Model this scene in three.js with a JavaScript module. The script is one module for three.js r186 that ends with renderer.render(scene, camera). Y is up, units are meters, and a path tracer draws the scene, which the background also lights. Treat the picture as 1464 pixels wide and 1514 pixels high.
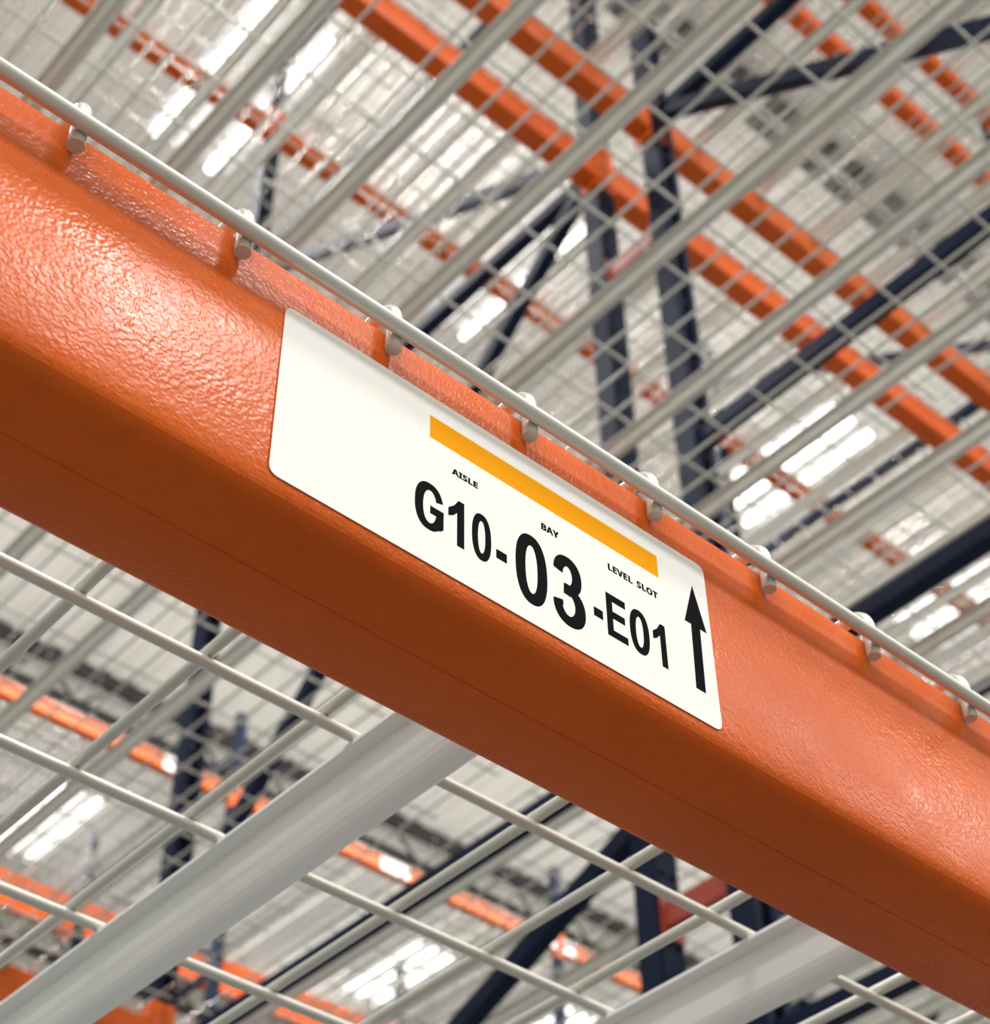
import * as THREE from 'three';
import { mergeGeometries, toCreasedNormals } from 'three/addons/utils/BufferGeometryUtils.js';
import { FontLoader } from 'three/addons/loaders/FontLoader.js';
import { RectAreaLightUniformsLib } from 'three/addons/lights/RectAreaLightUniformsLib.js';

// ---------------------------------------------------------------- camera, light, exposure
// Measured frame: X runs along the rack row, Y is height above the lens, D is depth into the racks.  World: (X, Y + EYE, -D).
const EYE = 1.65;
const V = (x, y, d) => new THREE.Vector3(x, y + EYE, -d);
const scene = new THREE.Scene();
scene.background = new THREE.Color(0, 0, 0);
const camera = new THREE.PerspectiveCamera(2 * Math.atan(757 / 2697.8) * 180 / Math.PI, 1464 / 1514, 0.02, 80);
camera.position.copy(V(0, 0, 0));
camera.up.set(-0.45421, 0.71784, 0.52763);
camera.lookAt(V(0.480036, 0.696122, 0.533835));
camera.focus = 0.625;
camera.userData.fStop = 19;
scene.add(camera);

const renderer = new THREE.WebGLRenderer({ antialias: true });
renderer.toneMapping = THREE.LinearToneMapping;
renderer.toneMappingExposure = 0.112;
renderer.shadowMap.enabled = true;
RectAreaLightUniformsLib.init();
const LAMP_DOWN = 1000, LAMP_UP = 72, LAMP_GLOW = 30;      // radiance of the lamps' lower and upper faces, and what the eye sees of a tube
const LAMP_Y = 9.3;
const LAMPS = [[-5.4, [-7.5, -4, -0.5, 3, 6.5, 10, 13.5]], [-2.9, [-6.5, -3, 3]], [5.42, [-1.8, 0.6, 2.9, 4.95, 7.7, 9.86, 12.5, 15.2]], [12.7, [2, 4, 6, 8, 10, 12, 14, 16]]];   // depth of each lamp line, then x of its lamps

// ---------------------------------------------------------------- helpers
let seed = 7;
const rnd = () => { seed = (seed * 16807) % 2147483647; return seed / 2147483647; };
const used = {};
const numbered = (n) => { const k = used[n] = (used[n] ?? -1) + 1; return k ? `${n}_${String(k).padStart(3, '0')}` : n; };
function shade(o) { o.traverse((c) => { if (c.isMesh) { c.castShadow = true; c.receiveShadow = true; } }); return o; }
function tag(o, label, category, group) { o.userData = { label, category }; if (group) o.userData.group = group; return o; }
function thing(name, label, category, pos, group) {
  const o = new THREE.Group(); o.name = numbered(name); o.position.copy(pos); scene.add(o);
  return tag(o, label, category, group);
}
function part(parent, name, geo, mat, x = 0, y = 0, d = 0) {
  const m = new THREE.Mesh(geo, mat); m.name = name; m.position.set(x, y, -d); m.castShadow = m.receiveShadow = true;
  parent.add(m); return m;
}
function struct(name, geo, mat, pos) {
  const m = new THREE.Mesh(geo, mat); m.name = numbered(name); m.userData.kind = 'structure';
  if (pos) m.position.copy(pos); m.castShadow = m.receiveShadow = true; scene.add(m); return m;
}
function box(w, h, d, x = 0, y = 0, z = 0) { const g = new THREE.BoxGeometry(w, h, d); g.translate(x, y, z); return g; }
// a round wire swept along a polyline, flat capped
function wire(pts, r, n = 10) {
  const pos = [], nor = [], uv = [], idx = [];
  let up = null, len = 0;
  const T = pts.map((p, i) => new THREE.Vector3().subVectors(pts[Math.min(i + 1, pts.length - 1)], pts[Math.max(i - 1, 0)]).normalize());
  pts.forEach((p, i) => {
    const t = T[i];
    if (!up) up = Math.abs(t.y) < 0.9 ? new THREE.Vector3(0, 1, 0) : new THREE.Vector3(1, 0, 0);
    const a = up.clone().addScaledVector(t, -up.dot(t)).normalize(); up = a;
    const b = new THREE.Vector3().crossVectors(t, a);
    if (i) len += p.distanceTo(pts[i - 1]);
    for (let k = 0; k <= n; k++) {
      const w = k / n * 2 * Math.PI, c = Math.cos(w), s = Math.sin(w);
      const v = a.clone().multiplyScalar(c).addScaledVector(b, s);
      nor.push(v.x, v.y, v.z); pos.push(p.x + v.x * r, p.y + v.y * r, p.z + v.z * r); uv.push(len, w * r);
    }
  });
  const m = n + 1;
  for (let i = 0; i < pts.length - 1; i++) for (let k = 0; k < n; k++) {
    const q = i * m + k; idx.push(q, q + 1, q + m, q + 1, q + m + 1, q + m);
  }
  for (const e of [0, pts.length - 1]) {
    const t = T[e].clone().multiplyScalar(e ? 1 : -1), base = pos.length / 3;
    for (let k = 0; k <= n; k++) { const j = (e * m + k) * 3; pos.push(pos[j], pos[j + 1], pos[j + 2]); nor.push(t.x, t.y, t.z); uv.push(0, 0); }
    pos.push(pts[e].x, pts[e].y, pts[e].z); nor.push(t.x, t.y, t.z); uv.push(0, 0);
    for (let k = 0; k < n; k++) e ? idx.push(base + k, base + k + 1, base + n + 1) : idx.push(base + k + 1, base + k, base + n + 1);
  }
  const g = new THREE.BufferGeometry();
  g.setAttribute('position', new THREE.Float32BufferAttribute(pos, 3));
  g.setAttribute('normal', new THREE.Float32BufferAttribute(nor, 3));
  g.setAttribute('uv', new THREE.Float32BufferAttribute(uv, 2));
  g.setIndex(idx); return g;
}
// a closed or open section (list of [a, b]) swept straight; axis 'x' takes (d, y), axis 'z' takes (x, y); uv in metres
function sweep(sec, from, to, axis = 'x', closed = true, crease = 0.6, steps = 1) {
  const pos = [], uv = [], idx = [], n = sec.length, at = [0];
  for (let i = 1; i <= n; i++) at.push(at[i - 1] + Math.hypot(sec[i % n][0] - sec[i - 1][0], sec[i % n][1] - sec[i - 1][1]));
  const put = (s, p) => axis === 'x' ? [s, p[1], -p[0]] : axis === 'y' ? [p[0], s, -p[1]] : [p[0], p[1], -s];
  for (let j = 0; j <= steps; j++) for (let i = 0; i <= (closed ? n : n - 1); i++) {
    const s = from + (to - from) * j / steps; pos.push(...put(s, sec[i % n])); uv.push(s, at[i]);
  }
  const m = closed ? n + 1 : n;
  for (let j = 0; j < steps; j++) for (let i = 0; i < m - 1; i++) { const q = j * m + i; idx.push(q, q + m, q + 1, q + 1, q + m, q + m + 1); }
  if (closed) {
    const tris = THREE.ShapeUtils.triangulateShape(sec.map((p) => new THREE.Vector2(...p)), []);
    for (const [s, flip] of [[from, false], [to, true]]) {
      const b = pos.length / 3; sec.forEach((p) => { pos.push(...put(s, p)); uv.push(...p); });
      for (const t of tris) flip ? idx.push(b + t[0], b + t[1], b + t[2]) : idx.push(b + t[0], b + t[2], b + t[1]);
    }
  }
  let g = new THREE.BufferGeometry();
  g.setAttribute('position', new THREE.Float32BufferAttribute(pos, 3));
  g.setAttribute('uv', new THREE.Float32BufferAttribute(uv, 2));
  g.setIndex(idx);
  g.computeVertexNormals();
  return toCreasedNormals(g, crease);
}
function arc(cx, cy, r, a0, a1, n = 5) { const o = []; for (let i = 0; i <= n; i++) { const a = (a0 + (a1 - a0) * i / n) * Math.PI / 180; o.push([cx + r * Math.cos(a), cy + r * Math.sin(a)]); } return o; }

// ---------------------------------------------------------------- textures
function noiseGrid(n, cells) {               // tiling value noise
  const g = new Float32Array(cells * cells).map(() => rnd()), out = new Float32Array(n * n);
  const f = (t) => t * t * (3 - 2 * t);
  for (let y = 0; y < n; y++) for (let x = 0; x < n; x++) {
    const u = x / n * cells, v = y / n * cells, i = Math.floor(u), j = Math.floor(v), a = f(u - i), b = f(v - j);
    const i1 = (i + 1) % cells, j1 = (j + 1) % cells;
    out[y * n + x] = (g[j * cells + i] * (1 - a) + g[j * cells + i1] * a) * (1 - b) + (g[j1 * cells + i] * (1 - a) + g[j1 * cells + i1] * a) * b;
  }
  return out;
}
function tex(n, f, metres, srgb) {
  const d = new Uint8Array(n * n * 4);
  for (let i = 0; i < n * n; i++) { const c = f(i); d[i * 4] = c[0]; d[i * 4 + 1] = c[1]; d[i * 4 + 2] = c[2]; d[i * 4 + 3] = 255; }
  const t = new THREE.DataTexture(d, n, n); t.wrapS = t.wrapT = THREE.RepeatWrapping; t.magFilter = THREE.LinearFilter; t.minFilter = THREE.LinearMipmapLinearFilter; t.generateMipmaps = true;
  t.repeat.set(1 / metres, 1 / metres); if (srgb) t.colorSpace = THREE.SRGBColorSpace; t.needsUpdate = true; return t;
}
const fine = noiseGrid(1024, 256), mid = noiseGrid(1024, 96), coarse = noiseGrid(1024, 24), broad = noiseGrid(1024, 7);
// orange peel of the powder coat: pebbles of about one to two millimetres
const peel = tex(1024, (i) => { const v = 255 * (0.55 * fine[i] + 0.33 * mid[i] + 0.12 * coarse[i]); return [v, v, v]; }, 0.24);
const paintTone = tex(1024, (i) => { const k = 0.93 + 0.05 * broad[i] + 0.05 * coarse[i] * mid[i]; return [207 * k, 90 * k + 3 * broad[i], 24 * k]; }, 0.5, true);
const paintGloss = tex(1024, (i) => { const v = 44 + 30 * coarse[i] + 44 * broad[i]; return [0, v, 0]; }, 0.4);
const galvTone = tex(512, (i) => { const k = 0.9 + 0.1 * mid[(i * 2) % 1048576] * 1; return [196 * k, 194 * k, 184 * k]; }, 0.3, true);

// ---------------------------------------------------------------- materials
const M = {
  orange: new THREE.MeshPhysicalMaterial({ map: paintTone, roughness: 1, roughnessMap: paintGloss, bumpMap: peel, bumpScale: 0.00024, specularIntensity: 0.23 }),
  farOrange: new THREE.MeshPhysicalMaterial({ map: paintTone, roughness: 0.45, specularIntensity: 0.4 }),
  wire: new THREE.MeshStandardMaterial({ color: new THREE.Color(0.64, 0.635, 0.58), roughness: 0.2, metalness: 0.6 }),
  nearWire: new THREE.MeshStandardMaterial({ color: new THREE.Color(0.6, 0.6, 0.545), roughness: 0.38, metalness: 0.25 }),
  channel: new THREE.MeshStandardMaterial({ color: new THREE.Color(0.91, 0.94, 0.92), roughness: 0.4, metalness: 0 }),
  greyChannel: new THREE.MeshStandardMaterial({ color: new THREE.Color(0.66, 0.655, 0.6), roughness: 0.45, metalness: 0.2 }),
  navy: new THREE.MeshPhysicalMaterial({ color: new THREE.Color(0.008, 0.014, 0.036), roughness: 0.5, specularIntensity: 0.15 }),
  tie: new THREE.MeshStandardMaterial({ color: new THREE.Color(0.33, 0.04, 0.02), roughness: 0.45 }),
  joist: new THREE.MeshStandardMaterial({ color: new THREE.Color(0.05, 0.05, 0.05), roughness: 0.6 }),
  roof: new THREE.MeshStandardMaterial({ color: new THREE.Color(0.78, 0.75, 0.7), roughness: 0.55 }),
  wall: new THREE.MeshStandardMaterial({ color: new THREE.Color(0.72, 0.71, 0.68), roughness: 0.8 }),
  floor: new THREE.MeshStandardMaterial({ color: new THREE.Color(0.14, 0.14, 0.136), roughness: 0.6 }),
  housing: new THREE.MeshStandardMaterial({ color: new THREE.Color(0.7, 0.7, 0.7), roughness: 0.5 }),
  tube: new THREE.MeshStandardMaterial({ color: 0xffffff, emissive: new THREE.Color(1, 0.98, 0.93), emissiveIntensity: LAMP_GLOW }),
  upLens: new THREE.MeshStandardMaterial({ color: 0xffffff, emissive: new THREE.Color(1, 0.98, 0.93), emissiveIntensity: 3 }),
  plain: new THREE.MeshStandardMaterial({ color: new THREE.Color(0.86, 0.86, 0.84), roughness: 0.5 }),
};

// ---------------------------------------------------------------- the hall
const X0 = -9, X1 = 21, D0 = -11, D1 = 24, CEIL = 12;
struct('floor', box(X1 - X0 + 0.6, 0.3, D1 - D0 + 0.6), M.floor, V((X0 + X1) / 2, -EYE - 0.15, (D0 + D1) / 2));
struct('wall_left', box(0.3, CEIL + EYE + 0.3, D1 - D0), M.wall, V(X0 - 0.15, (CEIL - EYE) / 2, (D0 + D1) / 2));
struct('wall_right', box(0.3, CEIL + EYE + 0.3, D1 - D0), M.wall, V(X1 + 0.15, (CEIL - EYE) / 2, (D0 + D1) / 2));
struct('wall_front', box(X1 - X0 + 0.6, CEIL + EYE + 0.3, 0.3), M.wall, V((X0 + X1) / 2, (CEIL - EYE) / 2, D0 - 0.15));
struct('wall_back', box(X1 - X0 + 0.6, CEIL + EYE + 0.3, 0.3), M.wall, V((X0 + X1) / 2, (CEIL - EYE) / 2, D1 + 0.15));
{ // ribbed steel roof deck: every sheet a panel with three ribs running along D, laid under the roof slab
  const roof = struct('ceiling', box(X1 - X0 + 0.6, 0.3, D1 - D0 + 0.6), M.roof, V((X0 + X1) / 2, CEIL + 0.21, (D0 + D1) / 2));
  const w = 0.9, sec = [];
  for (let k = 0; k < 3; k++) { const a = k * 0.3; sec.push([a, 0], [a + 0.11, 0], [a + 0.145, 0.04], [a + 0.265, 0.04]); }
  sec.push([0.898, 0], [0.898, 0.046], [0, 0.046]);
  const g = sweep(sec, D0, D1, 'z', true, 0.3);
  for (let x = X0; x < X1 - 0.5; x += w) part(roof, 'panel', g, M.roof, x - (X0 + X1) / 2, -0.2 + 0, -(D0 + D1) / 2);
}
// open web roof joists
for (const [d, label] of [[4.42, 'black open web roof joist over the second racks, chopped up by decks, upper right'], [9.3, 'black open web roof joist over the third rack row'], [13.7, 'black open web roof joist with zigzag webs seen under the beam on the left'], [18.1, 'black open web roof joist furthest back under the ribbed roof']]) {
  const t = thing('roof_joist', label, 'roof joist', V(6, CEIL, d));
  part(t, 'top_chord', box(26, 0.1, 0.14, 0, -0.05, 0), M.joist);
  part(t, 'bottom_chord', box(26, 0.08, 0.12, 0, -0.5, 0), M.joist);
  const L = Math.hypot(0.45, 0.44), g = box(0.03, L, 0.03);
  for (let k = 0; k < 56; k++) {
    const m = part(t, 'web', g, M.joist, -12.7 + k * 0.45, -0.27, 0); m.rotation.z = (k % 2 ? 1 : -1) * Math.atan2(0.45, 0.44);
  }
}
// high-bay lamps
const inView = { '5.42_9.86': 'white high-bay lamp with three glowing tubes over the aisle, seen far right past the beam', '12.7_6': 'white high-bay lamp over the far aisle, its tubes drawn as pale strips at lower left', '12.7_10': 'white high-bay lamp glaring under the middle of the orange beam' };
for (const [d, list] of LAMPS) for (const x of list) {
  const seen = inView[`${d}_${x}`];
  const t = thing('high_bay_lamp', seen || `white high-bay lamp hanging over ${{ '-5.4': 'the open floor before the racks', '-2.9': 'the front aisle', 5.42: 'the middle aisle', 12.7: 'the far aisle' }[d]}, ${['first', 'second', 'third', 'fourth', 'fifth', 'sixth', 'seventh', 'eighth'][list.indexOf(x)]} along`, 'lamp', V(x, LAMP_Y, d), 'high-bay lamps over the aisles');
  part(t, 'housing', sweep([[-0.32, 0], [-0.3, 0.05], [0.3, 0.05], [0.32, 0], [0.3, 0], [0.29, 0.035], [-0.29, 0.035], [-0.3, 0]], -0.62, 0.62, 'z'), M.housing);
  for (const o of [-0.2, 0, 0.2]) { const g = new THREE.CylinderGeometry(0.03, 0.03, 1.2, 12); g.rotateX(Math.PI / 2); part(t, 'tube', g, M.tube, o, 0.005, 0); }
  part(t, 'top_lens', box(0.5, 0.02, 1.2, 0, 0.062, 0), M.upLens);
  for (const o of [-0.31, 0.31]) part(t, 'hanger', new THREE.CylinderGeometry(0.004, 0.004, CEIL - LAMP_Y + 0.025, 6), M.housing, 0, (CEIL - LAMP_Y) / 2 + 0.0375, o * 1.9);
  for (const [up, I] of [[-1, LAMP_DOWN], [1, LAMP_UP]]) {
    const l = new THREE.RectAreaLight(new THREE.Color(1, 0.988, 0.962), I, 0.56, 1.2);
    l.position.set(x, LAMP_Y + EYE + (up < 0 ? -0.035 : 0.085), -d); l.rotation.x = up < 0 ? -Math.PI / 2 : Math.PI / 2; scene.add(l);
  }
}

// ---------------------------------------------------------------- rack parts
const BW = 0.06, BH = 0.108;                                   // beam section
const beamSec = [                                              // (d, y) from the lower front corner, counter-clockwise seen along X
  ...arc(0.006, 0.006, 0.006, 180, 270, 6), [0.0288, 0], [0.02905, 0.0006], [0.0293, 0.0006], [0.0296, 0.0003], ...arc(0.055, 0.0057, 0.005, 270, 360, 5),
  ...arc(0.055, 0.103, 0.005, 0, 90, 4), ...arc(0.004, 0.104, 0.004, 90, 180, 4), [0.0004, 0.0162], [0.0004, 0.0148], [0.0001, 0.0075]];
const beamGeo = {};
function beam(x0, x1, y, d, label, mat = M.farOrange, group) {
  const L = x1 - x0, key = L.toFixed(3);
  const t = thing('rack_beam', label, 'beam', V((x0 + x1) / 2, y, d), group);
  part(t, 'beam_body', beamGeo[key] ??= sweep(beamSec, -L / 2 + 0.004, L / 2 - 0.004, 'x', true, 0.6, mat === M.orange ? 4 : 1), mat);
  for (const s of [-1, 1]) {                                   // end plate and the connector that hooks over the post
    const c = part(t, 'connector', mergeGeometries([box(0.004, 0.2, 0.058, 0, 0, 0), box(0.036, 0.2, 0.004, s * 0.018, 0, 0.031)]), mat, s * (L / 2 - 0.002), 0.06, 0.029);
    const rv = new THREE.CylinderGeometry(0.006, 0.007, 0.004, 12); rv.rotateX(Math.PI / 2);
    for (const k of [-0.07, 0, 0.07]) { const r = part(c, 'rivet', rv, mat, s * 0.022, k, -0.034); }
  }
  return t;
}
// ---- uprights
const FX = 2.194, PW = 0.064, PD = 0.058, BAY = 2.678;
const postGeo = (() => {
  const h0 = -EYE, h1 = 7.1, s = new THREE.Shape(); s.moveTo(0, h0); s.lineTo(PW, h0); s.lineTo(PW, h1); s.lineTo(0, h1); s.closePath();
  for (let y = h0 + 0.06; y < h1 - 0.05; y += 0.0762) for (const cx of [0.018, PW - 0.018]) {
    const p = new THREE.Path(); p.absarc(cx, y, 0.0085, 0, 2 * Math.PI, true); s.holes.push(p);
  }
  const face = new THREE.ExtrudeGeometry(s, { depth: 0.003, bevelEnabled: false, curveSegments: 6 }); face.translate(0, 0, -0.003);
  const side = (x) => { const g = box(0.003, h1 - h0, PD, x, (h0 + h1) / 2, -PD / 2); return g; };
  const lip = (x) => box(0.018, h1 - h0, 0.003, x, (h0 + h1) / 2, -PD + 0.0015);
  const g = mergeGeometries([face, side(0.0015), side(PW - 0.0015), lip(0.009), lip(PW - 0.009)].map((q) => { q = q.index ? q.toNonIndexed() : q; q.deleteAttribute('uv'); return q; }));
  return g;
})();
const postGeoBack = postGeo.clone().rotateY(Math.PI).translate(PW, 0, -PD);
function frame(x, d0, d1, levels, diags, label) {              // d0 front face, d1 back face of the frame
  const t = thing('upright_frame', label, 'rack frame', V(x, 0, d0));
  part(t, 'post', postGeo, M.navy, 0, 0, 0);
  part(t, 'post', postGeoBack, M.navy, 0, 0, d1 - d0 - PD);
  const a = PD - 0.004, b = d1 - d0 - PD + 0.004;
  for (const y of levels) part(t, 'brace', sweep([[0.012, -0.02], [0.05, -0.02], [0.05, 0.02], [0.012, 0.02]], a, b, 'z', true), M.navy, 0, y, 0);
  for (const [da, ya, db, yb] of diags) {
    const L = Math.hypot(db - da, yb - ya), m = part(t, 'diagonal_brace', sweep([[0.012, -0.02], [0.05, -0.02], [0.05, 0.02], [0.012, 0.02]], -L / 2, L / 2, 'z', true), M.navy, 0, (ya + yb) / 2, (da + db) / 2 - d0);
    m.rotation.x = Math.atan2(yb - ya, db - da);
  }
  for (const d of [0.03, d1 - d0 - 0.03]) part(t, 'base_plate', box(0.13, 0.008, 0.11, PW / 2, -EYE + 0.004, 0), M.navy, 0, 0, d);
  return t;
}
// ---- wire decks
const R = 0.003, PITCH = 0.0635, CROSS = 0.1055;
const cache = {};
const chanSec = [[-0.019, 0], [-0.019, -0.002], [-0.0105, -0.002], [-0.0095, -0.021], ...arc(0.0, -0.021, 0.0095, 180, 360, 10), [0.0095, -0.021], [0.0105, -0.002], [0.019, -0.002], [0.019, 0], [0.0088, 0], [0.008, -0.021], ...arc(0, -0.021, 0.0078, 360, 180, 8), [-0.008, -0.021], [-0.0088, 0]];
// y: underside of the support flanges is y - 0.002; wires lie just above. Depths are absolute; xs: x of every depth wire.
function deck(x0, x1, d0, d1, y, xs, chans, cross, fineParts, label, beamTop) {
  const xc = (x0 + x1) / 2, t = thing('wire_deck', label, 'wire deck', V(xc, y, d0));
  const D = d1 - d0, yx = R, yz = 3 * R - 0.0004, k1 = `${D.toFixed(3)}`, n = fineParts ? 12 : 6;
  // a depth wire: waterfall over the front beam, run, waterfall over the rear beam
  const bendY = yz - 0.0045, r = 0.009, P = (d, yy) => new THREE.Vector3(0, yy, -d);
  const pts = [P(0, bendY - 0.0245)];
  for (let i = 0; i <= 8; i++) { const a = Math.PI - i / 8 * Math.PI / 2; pts.push(P(r + r * Math.cos(a), bendY - r + r * Math.sin(a))); }
  pts.push(P(0.045, bendY + 0.0004), P(0.09, yz), P(D - 0.09, yz), P(D - 0.045, bendY + 0.0004));
  for (let i = 0; i <= 8; i++) { const a = Math.PI / 2 - i / 8 * Math.PI / 2; pts.push(P(D - r + r * Math.cos(a), bendY - r + r * Math.sin(a))); }
  pts.push(P(D, bendY - 0.0245));
  const gz = cache[`z${k1}${n}`] ??= wire(pts, R, n);
  const L = x1 - x0, gx = cache[`x${L.toFixed(3)}${n}`] ??= wire([new THREE.Vector3(-L / 2, 0, 0), new THREE.Vector3(L / 2, 0, 0)], R, n);
  const rail = -0.0145, lists = [[], []];
  const put = (name, g, x, yy, d) => fineParts ? part(t, name, g, M.nearWire, x, yy, d) : lists[0].push(g.clone().translate(x, yy, -d));
  for (const x of xs) put('depth_wire', gz, x - xc, 0, 0);
  for (const d of cross) put('cross_wire', gx, 0, yx, d - d0);
  put('front_wire', gx, 0, rail, -2 * R + 0.0008);
  put('rear_wire', gx, 0, rail, D + 2 * R - 0.0002);
  if (!fineParts) part(t, 'wire_mesh', mergeGeometries(lists[0]), M.wire).userData.kind = 'stuff';
  const gc = cache[`c${k1}`] ??= sweep(chanSec, 0.064, D - 0.064, 'z', true, 0.5);
  for (const x of chans) part(t, 'support_channel', gc, y < 1 ? M.channel : M.greyChannel, x - xc, 0, 0);
  return t;
}
const range = (a, b, s) => { const o = []; for (let v = a; v < b - 1e-6; v += s) o.push(v); return o; };
const gridX = (a, b) => { const k = Math.ceil((a - 0.1225) / PITCH); return range(0.1225 + k * PITCH, b, PITCH); };

// ---------------------------------------------------------------- first row: the labelled beam and its decks
const F0 = 0.3317, F1 = 1.833, G0 = 2.003, G1 = 3.857, H0 = 7.84, H1 = 9.6;    // front and back faces of the rows
const L1 = 0.382, L2 = 2.427, L3 = 4.144, L4 = 6.375;
const bays = [0, 1, 2, 3].map((k) => [FX + PW + (k - 1) * BAY, FX + k * BAY]);
const near = beam(bays[0][0], bays[0][1], L1, F0, 'big orange steel rack beam across the picture carrying the white location label', M.orange);

const crossNear = [0.430, 0.5349, 0.6404, 0.7459, 0.8514, 0.9569, 1.0624, 1.1679, 1.2734, 1.3789, 1.4844, 1.59, 1.6955];
const NY = 0.4977;
deck(-0.395, 0.86, F0 - 0.0032, F1 + 0.004, NY, gridX(-0.39, 0.85), [-0.36, -0.1, 0.153, 0.411, 0.670], crossNear, true, 'grey wire mesh deck resting on the labelled orange beam, nearest to the lens');

// ---------------------------------------------------------------- the location label
{
  const w = 0.1979, h = 0.0785, cw = 2048, ch = Math.round(2048 * h / w);
  const cv = document.createElement('canvas'); cv.width = cw; cv.height = ch; const c = cv.getContext('2d');
  c.fillStyle = '#f6f4ef'; c.fillRect(0, 0, cw, ch);
  const sx = cw / 1000, sy = ch / 1000;
  c.fillStyle = '#f3a217'; c.fillRect(314 * sx, 124 * sy, 554 * sx, 138 * sy);
  c.fillStyle = '#121012';
  const font = await new FontLoader().loadAsync('fonts/droid/droid_sans_bold.typeface.json');
  function glyphs(text, x0, x1, y0, y1) {                      // print so that the ink fills the given box
    const shapes = font.generateShapes(text, 100), loops = [];
    for (const s of shapes) { loops.push(s.getPoints(12)); for (const q of s.holes) loops.push(q.getPoints(12)); }
    let a = 1e9, b = -1e9, e = 1e9, f = -1e9;
    for (const l of loops) for (const p of l) { a = Math.min(a, p.x); b = Math.max(b, p.x); e = Math.min(e, p.y); f = Math.max(f, p.y); }
    c.beginPath();
    for (const l of loops) l.forEach((p, i) => { const x = (x0 + (p.x - a) / (b - a) * (x1 - x0)) * sx, y = (y1 - (p.y - e) / (f - e) * (y1 - y0)) * sy; i ? c.lineTo(x, y) : c.moveTo(x, y); });
    c.fill('evenodd'); c.lineWidth = 2.5; c.strokeStyle = '#121012'; c.stroke();
  }
  glyphs('AISLE', 365, 422, 369, 404); glyphs('BAY', 571, 612, 371, 409); glyphs('LEVEL', 734, 795, 370, 408); glyphs('SLOT', 807, 860, 369, 408);
  // bold grotesque numerals, each drawn in a unit cell that is stretched over its box
  const cell = (x0, x1, y0, y1, f) => { c.save(); c.transform((x1 - x0) * sx, 0, 0, (y1 - y0) * sy, x0 * sx, y0 * sy); f(); c.restore(); };
  const oval = (cx, cy, rx, ry, p = 2.35) => { for (let i = 0; i <= 64; i++) { const a = i / 64 * 2 * Math.PI, u = Math.cos(a), v = Math.sin(a); const x = cx + rx * Math.sign(u) * Math.abs(u) ** (2 / p), y = cy + ry * Math.sign(v) * Math.abs(v) ** (2 / p); i ? c.lineTo(x, y) : c.moveTo(x, y); } c.closePath(); };
  const poly = (l) => { l.forEach((p, i) => i ? c.lineTo(...p) : c.moveTo(...p)); c.closePath(); };
  const ink = '#121012', paper = '#f6f4ef', fill = (col, f) => { c.fillStyle = col; c.beginPath(); f(); c.fill('evenodd'); };
  const zero = () => fill(ink, () => { oval(0.5, 0.5, 0.5, 0.5); oval(0.5, 0.5, 0.19, 0.345, 2.2); });
  const one = () => fill(ink, () => poly([[0.64, 0], [1, 0], [1, 1], [0.55, 1], [0.55, 0.29], [0.3, 0.39], [0, 0.45], [0, 0.27], [0.36, 0.16]]));
  const ee = () => fill(ink, () => poly([[0, 0], [0.96, 0], [0.96, 0.17], [0.3, 0.17], [0.3, 0.39], [0.9, 0.39], [0.9, 0.56], [0.3, 0.56], [0.3, 0.83], [1, 0.83], [1, 1], [0, 1]]));
  const gee = () => {
    fill(ink, () => oval(0.5, 0.5, 0.5, 0.5)); fill(paper, () => oval(0.52, 0.5, 0.235, 0.345, 2.2));
    fill(paper, () => poly([[0.5, 0.34], [0.72, 0.345], [1.05, 0.29], [1.05, 0.475], [0.5, 0.475]]));
    fill(ink, () => poly([[0.53, 0.47], [1, 0.47], [1, 0.84], [0.86, 0.92], [0.75, 0.8], [0.75, 0.635], [0.53, 0.635]]));
  };
  const three = () => {
    fill(ink, () => oval(0.48, 0.27, 0.44, 0.27, 2.2)); fill(ink, () => oval(0.5, 0.715, 0.5, 0.285, 2.2));
    fill(paper, () => poly([[-0.02, 0.26], [0.4, 0.28], [0.4, 0.415], [0.36, 0.54], [0.4, 0.6], [0.4, 0.73], [-0.02, 0.715]]));
    fill(paper, () => oval(0.475, 0.283, 0.145, 0.135, 2)); fill(paper, () => oval(0.475, 0.70, 0.2, 0.155, 2));
    fill(paper, () => poly([[-0.02, 0.245], [0.335, 0.285], [0.36, 0.4], [-0.02, 0.4]]));
    fill(ink, () => poly([[0.35, 0.41], [0.5, 0.4], [0.66, 0.47], [0.55, 0.57], [0.33, 0.56]]));
    fill(ink, () => poly([[0, 0.7], [0.3, 0.665], [0.31, 0.735], [0.1, 0.8], [0.02, 0.74]]));
  };
  cell(285, 347, 544, 814, gee); cell(357, 392, 546, 811, one); cell(409, 452, 544, 814, zero);
  cell(507, 580, 492, 896, zero); cell(593, 669, 490, 898, three);
  cell(722, 772, 559, 811, ee); cell(779, 828, 555, 815, zero); cell(838, 871, 558, 812, one);
  c.fillStyle = ink;
  c.fillRect(463 * sx, 695 * sy, 24 * sx, 52 * sy); c.fillRect(690 * sx, 693 * sy, 22 * sx, 52 * sy);
  c.beginPath(); [[961, 173], [988, 437], [970, 437], [966, 824], [941, 824], [946, 436], [929, 437]].forEach(([x, y], i) => i ? c.lineTo(x * sx, y * sy) : c.moveTo(x * sx, y * sy)); c.fill();
  const map = new THREE.CanvasTexture(cv); map.colorSpace = THREE.SRGBColorSpace; map.anisotropy = 8;
  const s = new THREE.Shape(), q = 0.004;
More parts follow.
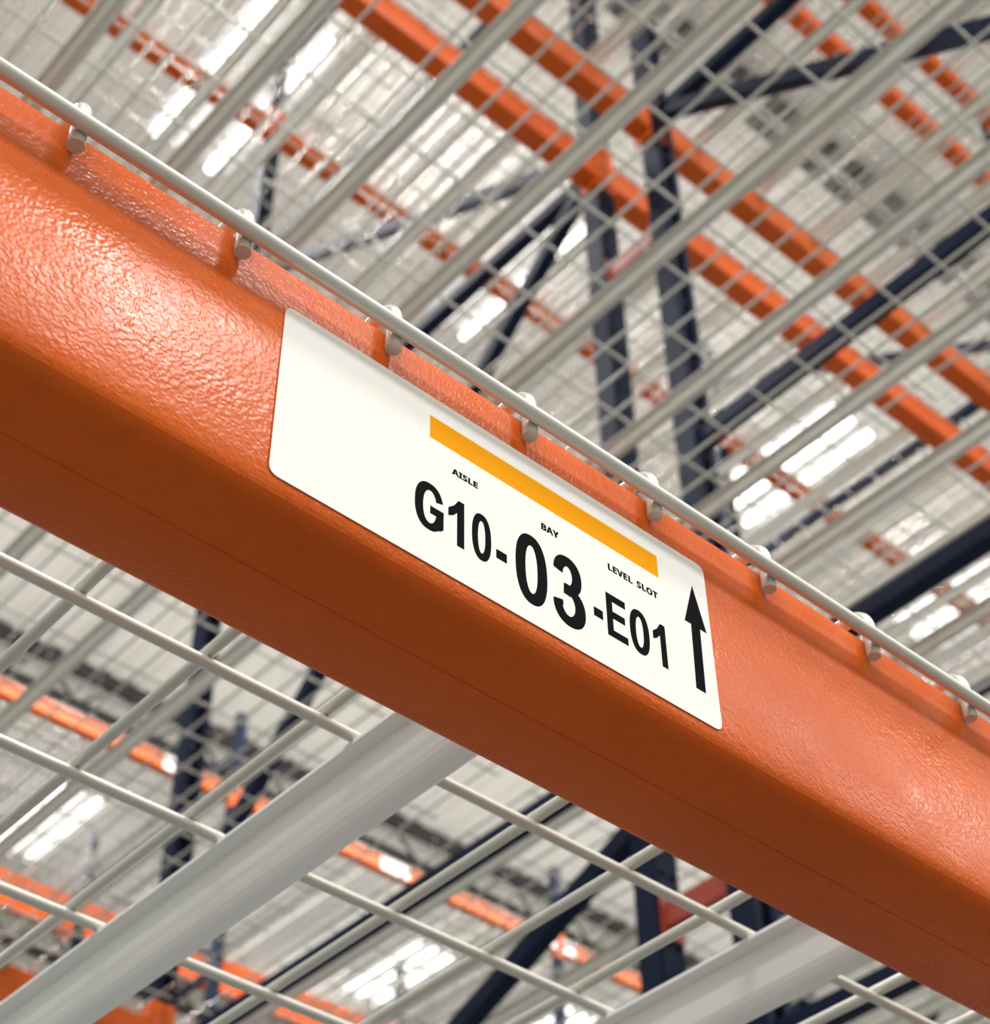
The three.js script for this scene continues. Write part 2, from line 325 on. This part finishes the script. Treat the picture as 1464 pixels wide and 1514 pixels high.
  s.moveTo(-w / 2 + q, -h / 2); s.lineTo(w / 2 - q, -h / 2); s.quadraticCurveTo(w / 2, -h / 2, w / 2, -h / 2 + q); s.lineTo(w / 2, h / 2 - q); s.quadraticCurveTo(w / 2, h / 2, w / 2 - q, h / 2);
  s.lineTo(-w / 2 + q, h / 2); s.quadraticCurveTo(-w / 2, h / 2, -w / 2, h / 2 - q); s.lineTo(-w / 2, -h / 2 + q); s.quadraticCurveTo(-w / 2, -h / 2, -w / 2 + q, -h / 2);
  const g = new THREE.ExtrudeGeometry(s, { depth: 0.0002, bevelEnabled: false, curveSegments: 6 });
  const p = g.attributes.position, uv = g.attributes.uv;
  for (let i = 0; i < p.count; i++) uv.setXY(i, p.getX(i) / w + 0.5, p.getY(i) / h + 0.5);
  const m = new THREE.Mesh(g, new THREE.MeshPhysicalMaterial({ map, roughness: 0.75, specularIntensity: 0.04 }));
  m.name = 'location_label'; m.position.copy(V(0.3056, 0.4306, F0 - 0.0001)); m.castShadow = m.receiveShadow = true;
  scene.add(tag(m, 'white location label reading G10-03-E01 with yellow bar and up arrow', 'label'));
}

// ---------------------------------------------------------------- first row above
const crossUp = range(0.441, F1 - 0.07, CROSS);
const Y2 = 2.542, Y3 = L3 + BH + 0.007, Y4 = L4 + BH + 0.007, PH = 0.0432;
const gridU = (a, b) => gridX(a - PH, b - PH).map((x) => x + PH);
deck(-0.41, 0.925, F0 - 0.004, F1 + 0.004, Y2, gridU(-0.40, 0.92), [-0.2, 0.05, 0.30, 0.555, 0.80], crossUp, true, 'grey wire deck one level up, upper left, left of the thick middle channels');
deck(0.932, 2.185, F0 - 0.004, F1 + 0.004, Y2, gridU(0.94, 2.18), [1.04, 1.29, 1.54, 1.81, 2.066], crossUp, true, 'grey wire deck one level up in the middle, left of the navy posts');
deck(2.265, 3.55, F0 - 0.004, F1 + 0.004, Y2, gridU(2.27, 3.54), [2.305, 2.73, 3.1, 3.45], crossUp, true, 'grey wire deck one level up at right, past the navy posts');
beam(...bays[0], L2, F1 - BW - 0.0, 'orange rear beam one level up, left bay, hidden behind the labelled beam');
beam(...bays[1], L2, F1 - BW, 'orange rear beam one level up, right bay, hidden behind the labelled beam');
beam(...bays[0], L3, F1 - BW + 0.02, 'orange rear beam two levels up, upper of the close pair left of the navy posts');
beam(...bays[1], L3, F1 - BW + 0.02, 'orange rear beam two levels up, upper of the close pair right of the navy posts');
beam(...bays[1], L4, F1 - BW + 0.02, 'orange rear beam three levels up in the upper right corner, topmost of its pair');
for (const [k, y, nm] of [[0, Y3, 'two levels up above the left bay'], [1, Y3, 'two levels up above the right bay'], [1, Y4, 'three levels up in the upper right corner']]) {
  const [a, b] = bays[k], m = (a + b) / 2;
  for (const [p, r, side] of [[a + 0.01, m - 0.005, 'left half'], [m + 0.005, b - 0.01, 'right half']]) {
    if (k === 0 && p < 0.5) continue;
    deck(p, r, F0 - 0.004, F1 + 0.024, y, gridX(p + 0.01, r - 0.01), [p + 0.12, p + 0.37, p + 0.61, p + 0.86, p + 1.1], crossUp, false, `pale wire deck of the first row ${nm.replace('above', 'over').replace(' corner', '')}, ${side}`);
  }
}
frame(FX, F0, F1, [-1.4, 0.1, 1.49, 2.21, 2.94, 4.22, 5.5, 6.9], [[0.43, 3.16, 1.77, 4.22], [0.43, 4.35, 1.77, 5.45], [0.43, 0.2, 1.77, 1.42], [0.43, 5.6, 1.77, 6.8]], 'navy upright frame of the first row, its rear post right of the middle');
frame(FX + BAY, F0, F1, [-1.4, 0.1, 2.21, 2.94, 4.22, 5.5, 6.9], [[0.43, 3.16, 1.77, 4.22], [0.43, 4.35, 1.77, 5.45]], 'navy upright frame of the first row at the far end of the right bay');

// ---------------------------------------------------------------- second row, back to back with the first
for (const [k, y, label] of [
  [0, L3, 'orange front beam of the second row, lower of the close pair left of the navy posts'], [1, L3, 'orange front beam of the second row, lower of the close pair right of the navy posts'],
  [1, L4, 'orange front beam of the second row, upper right, lower of the high pair'], [2, L4, 'orange front beam of the second row, third bay, high at the right edge']]) beam(...bays[k], y, G0, label);
for (const [k, y, label] of [
  [0, L2 - 0.18, 'orange rear beam of the second row in the lower left corner'], [1, L2 - 0.18, 'orange rear beam of the second row seen under the labelled beam, right bay'],
  [0, L4, 'orange rear beam high in the second row, striped by pale wires at upper left'], [1, L4, 'orange rear beam high in the second row, peeping through wires at the centre right'], [2, L4, 'orange rear beam high in the second row, third bay at the right edge']]) beam(...bays[k], y, G1 - BW, label);
const crossG = range(G0 + 0.11, G1 - 0.05, CROSS);
for (const [k, y, nm] of [[0, L2 - 0.18, 'one level up behind the left bay'], [1, L2 - 0.18, 'one level up behind the right bay'], [0, L3, 'two levels up behind the left bay'], [1, L3, 'two levels up behind the right bay'], [0, L4, 'three levels up behind the left bay'], [1, L4, 'three levels up behind the right bay'], [2, L4, 'three levels up in the third bay']]) {
  const [a, b] = bays[k], m = (a + b) / 2;
  for (const [p, r, side] of [[a + 0.01, m - 0.005, 'left half'], [m + 0.005, b - 0.01, 'right half']]) {
    deck(p, r, G0 - 0.004, G1 + 0.004, y + BH + 0.007, gridX(p + 0.01, r - 0.01), [p + 0.12, p + 0.37, p + 0.61, p + 0.86, p + 1.1], crossG, false, `pale wire deck of the second row ${nm}, ${side}`);
  }
}
frame(FX, G0, G1, [-1.4, 0.1, 1.2, 2.24, 4.22, 5.54, 6.9], [[2.06, 4.22, 3.8, 2.6], [2.06, 2.06, 3.8, 1.38], [2.06, 4.3, 3.8, 5.45]], 'navy upright frame of the second row, its punched front post just left of the other');
frame(FX + BAY, G0, G1, [-1.4, 0.1, 1.2, 2.24, 4.22, 5.54, 6.9], [[2.06, 4.22, 3.8, 2.6], [2.06, 2.06, 3.8, 1.38], [2.06, 5.6, 3.8, 6.8]], 'navy upright frame of the second row at the right bay end');
for (const [y, label] of [[1.82, 'dark red spacer bar joining the two navy posts below the labelled beam'], [3.73, 'dark red spacer bar joining the two navy posts above the labelled beam']]) {
  const m = new THREE.Mesh(mergeGeometries([box(0.04, 0.05, 0.162), box(0.058, 0.09, 0.004, 0, 0, 0.081), box(0.058, 0.09, 0.004, 0, 0, -0.081)]), M.tie);
  m.name = numbered('row_spacer'); m.position.copy(V(FX + PW / 2, y, (F1 + G0) / 2)); m.castShadow = m.receiveShadow = true; scene.add(tag(m, label, 'spacer bar'));
}

// ---------------------------------------------------------------- third and fourth rows across the far aisle
for (const [k, label] of [[1, 'orange front beam across the far aisle, lit bright at lower left'], [2, 'orange front beam across the far aisle, in short stretches under the labelled beam'], [3, 'orange front beam across the far aisle, under the labelled beam at right']]) {
  beam(...bays[k], L4 + 0.055, H0, label);
}
for (const [k, label] of [[1, 'orange rear beam of the third row at the lower left edge'], [2, 'orange rear beam of the third row at the bottom edge']]) beam(...bays[k], L4 + 0.055, H1 - BW, label);
for (const [k, label] of [[1, 'orange front beam of the fourth row at the lower left edge'], [2, 'orange front beam of the fourth row at the bottom edge']]) beam(...bays[k], L4 + 0.055, H1 + 0.16, label);
const crossH = range(H0 + 0.11, H1 - 0.05, CROSS);
for (const k of [1, 2, 3]) {
  const [a, b] = bays[k], m = (a + b) / 2;
  for (const [p, r, side] of [[a + 0.01, m - 0.005, 'left half'], [m + 0.005, b - 0.01, 'right half']])
    deck(p, r, H0 - 0.004, H1 + 0.004, L4 + 0.055 + BH + 0.007, gridX(p + 0.01, r - 0.01), [p + 0.12, p + 0.37, p + 0.61, p + 0.86, p + 1.1], crossH, false, `pale wire deck across the far aisle, ${['', 'left', 'middle', 'right'][k]} bay, ${side}`);
}
for (const [k, label] of [[1, 'navy upright frame across the far aisle, under the beam at lower left'], [2, 'navy upright frame across the far aisle, under the beam near the middle'], [3, 'navy upright frame across the far aisle, under the beam at right']])
  frame(FX + k * BAY, H0, H1, [0.1, 2.1, 3.9, 5.3, 6.8], [[H0 + 0.06, 4.0, H1 - 0.06, 5.2], [H0 + 0.06, 5.4, H1 - 0.06, 6.7]], label);
for (const [x, label] of [[4.5, 'white label on the bright orange beam at lower left'], [6.15, 'white label on the orange beam below the grey channel'], [7.6, 'white label on the orange beam at the bottom, right of the middle']]) {
  const s = new THREE.Shape(); s.moveTo(-0.11, -0.045); s.lineTo(0.11, -0.045); s.lineTo(0.11, 0.045); s.lineTo(-0.11, 0.045); s.closePath();
  const m = new THREE.Mesh(new THREE.ExtrudeGeometry(s, { depth: 0.0006, bevelSize: 0.004, bevelThickness: 0.0002, bevelSegments: 1 }), M.plain);
  m.name = numbered('location_label'); m.position.copy(V(x, L4 + 0.055 + 0.056, H0 - 0.0002)); m.castShadow = m.receiveShadow = true; scene.add(tag(m, label, 'label'));
}
shade(scene);
renderer.render(scene, camera);
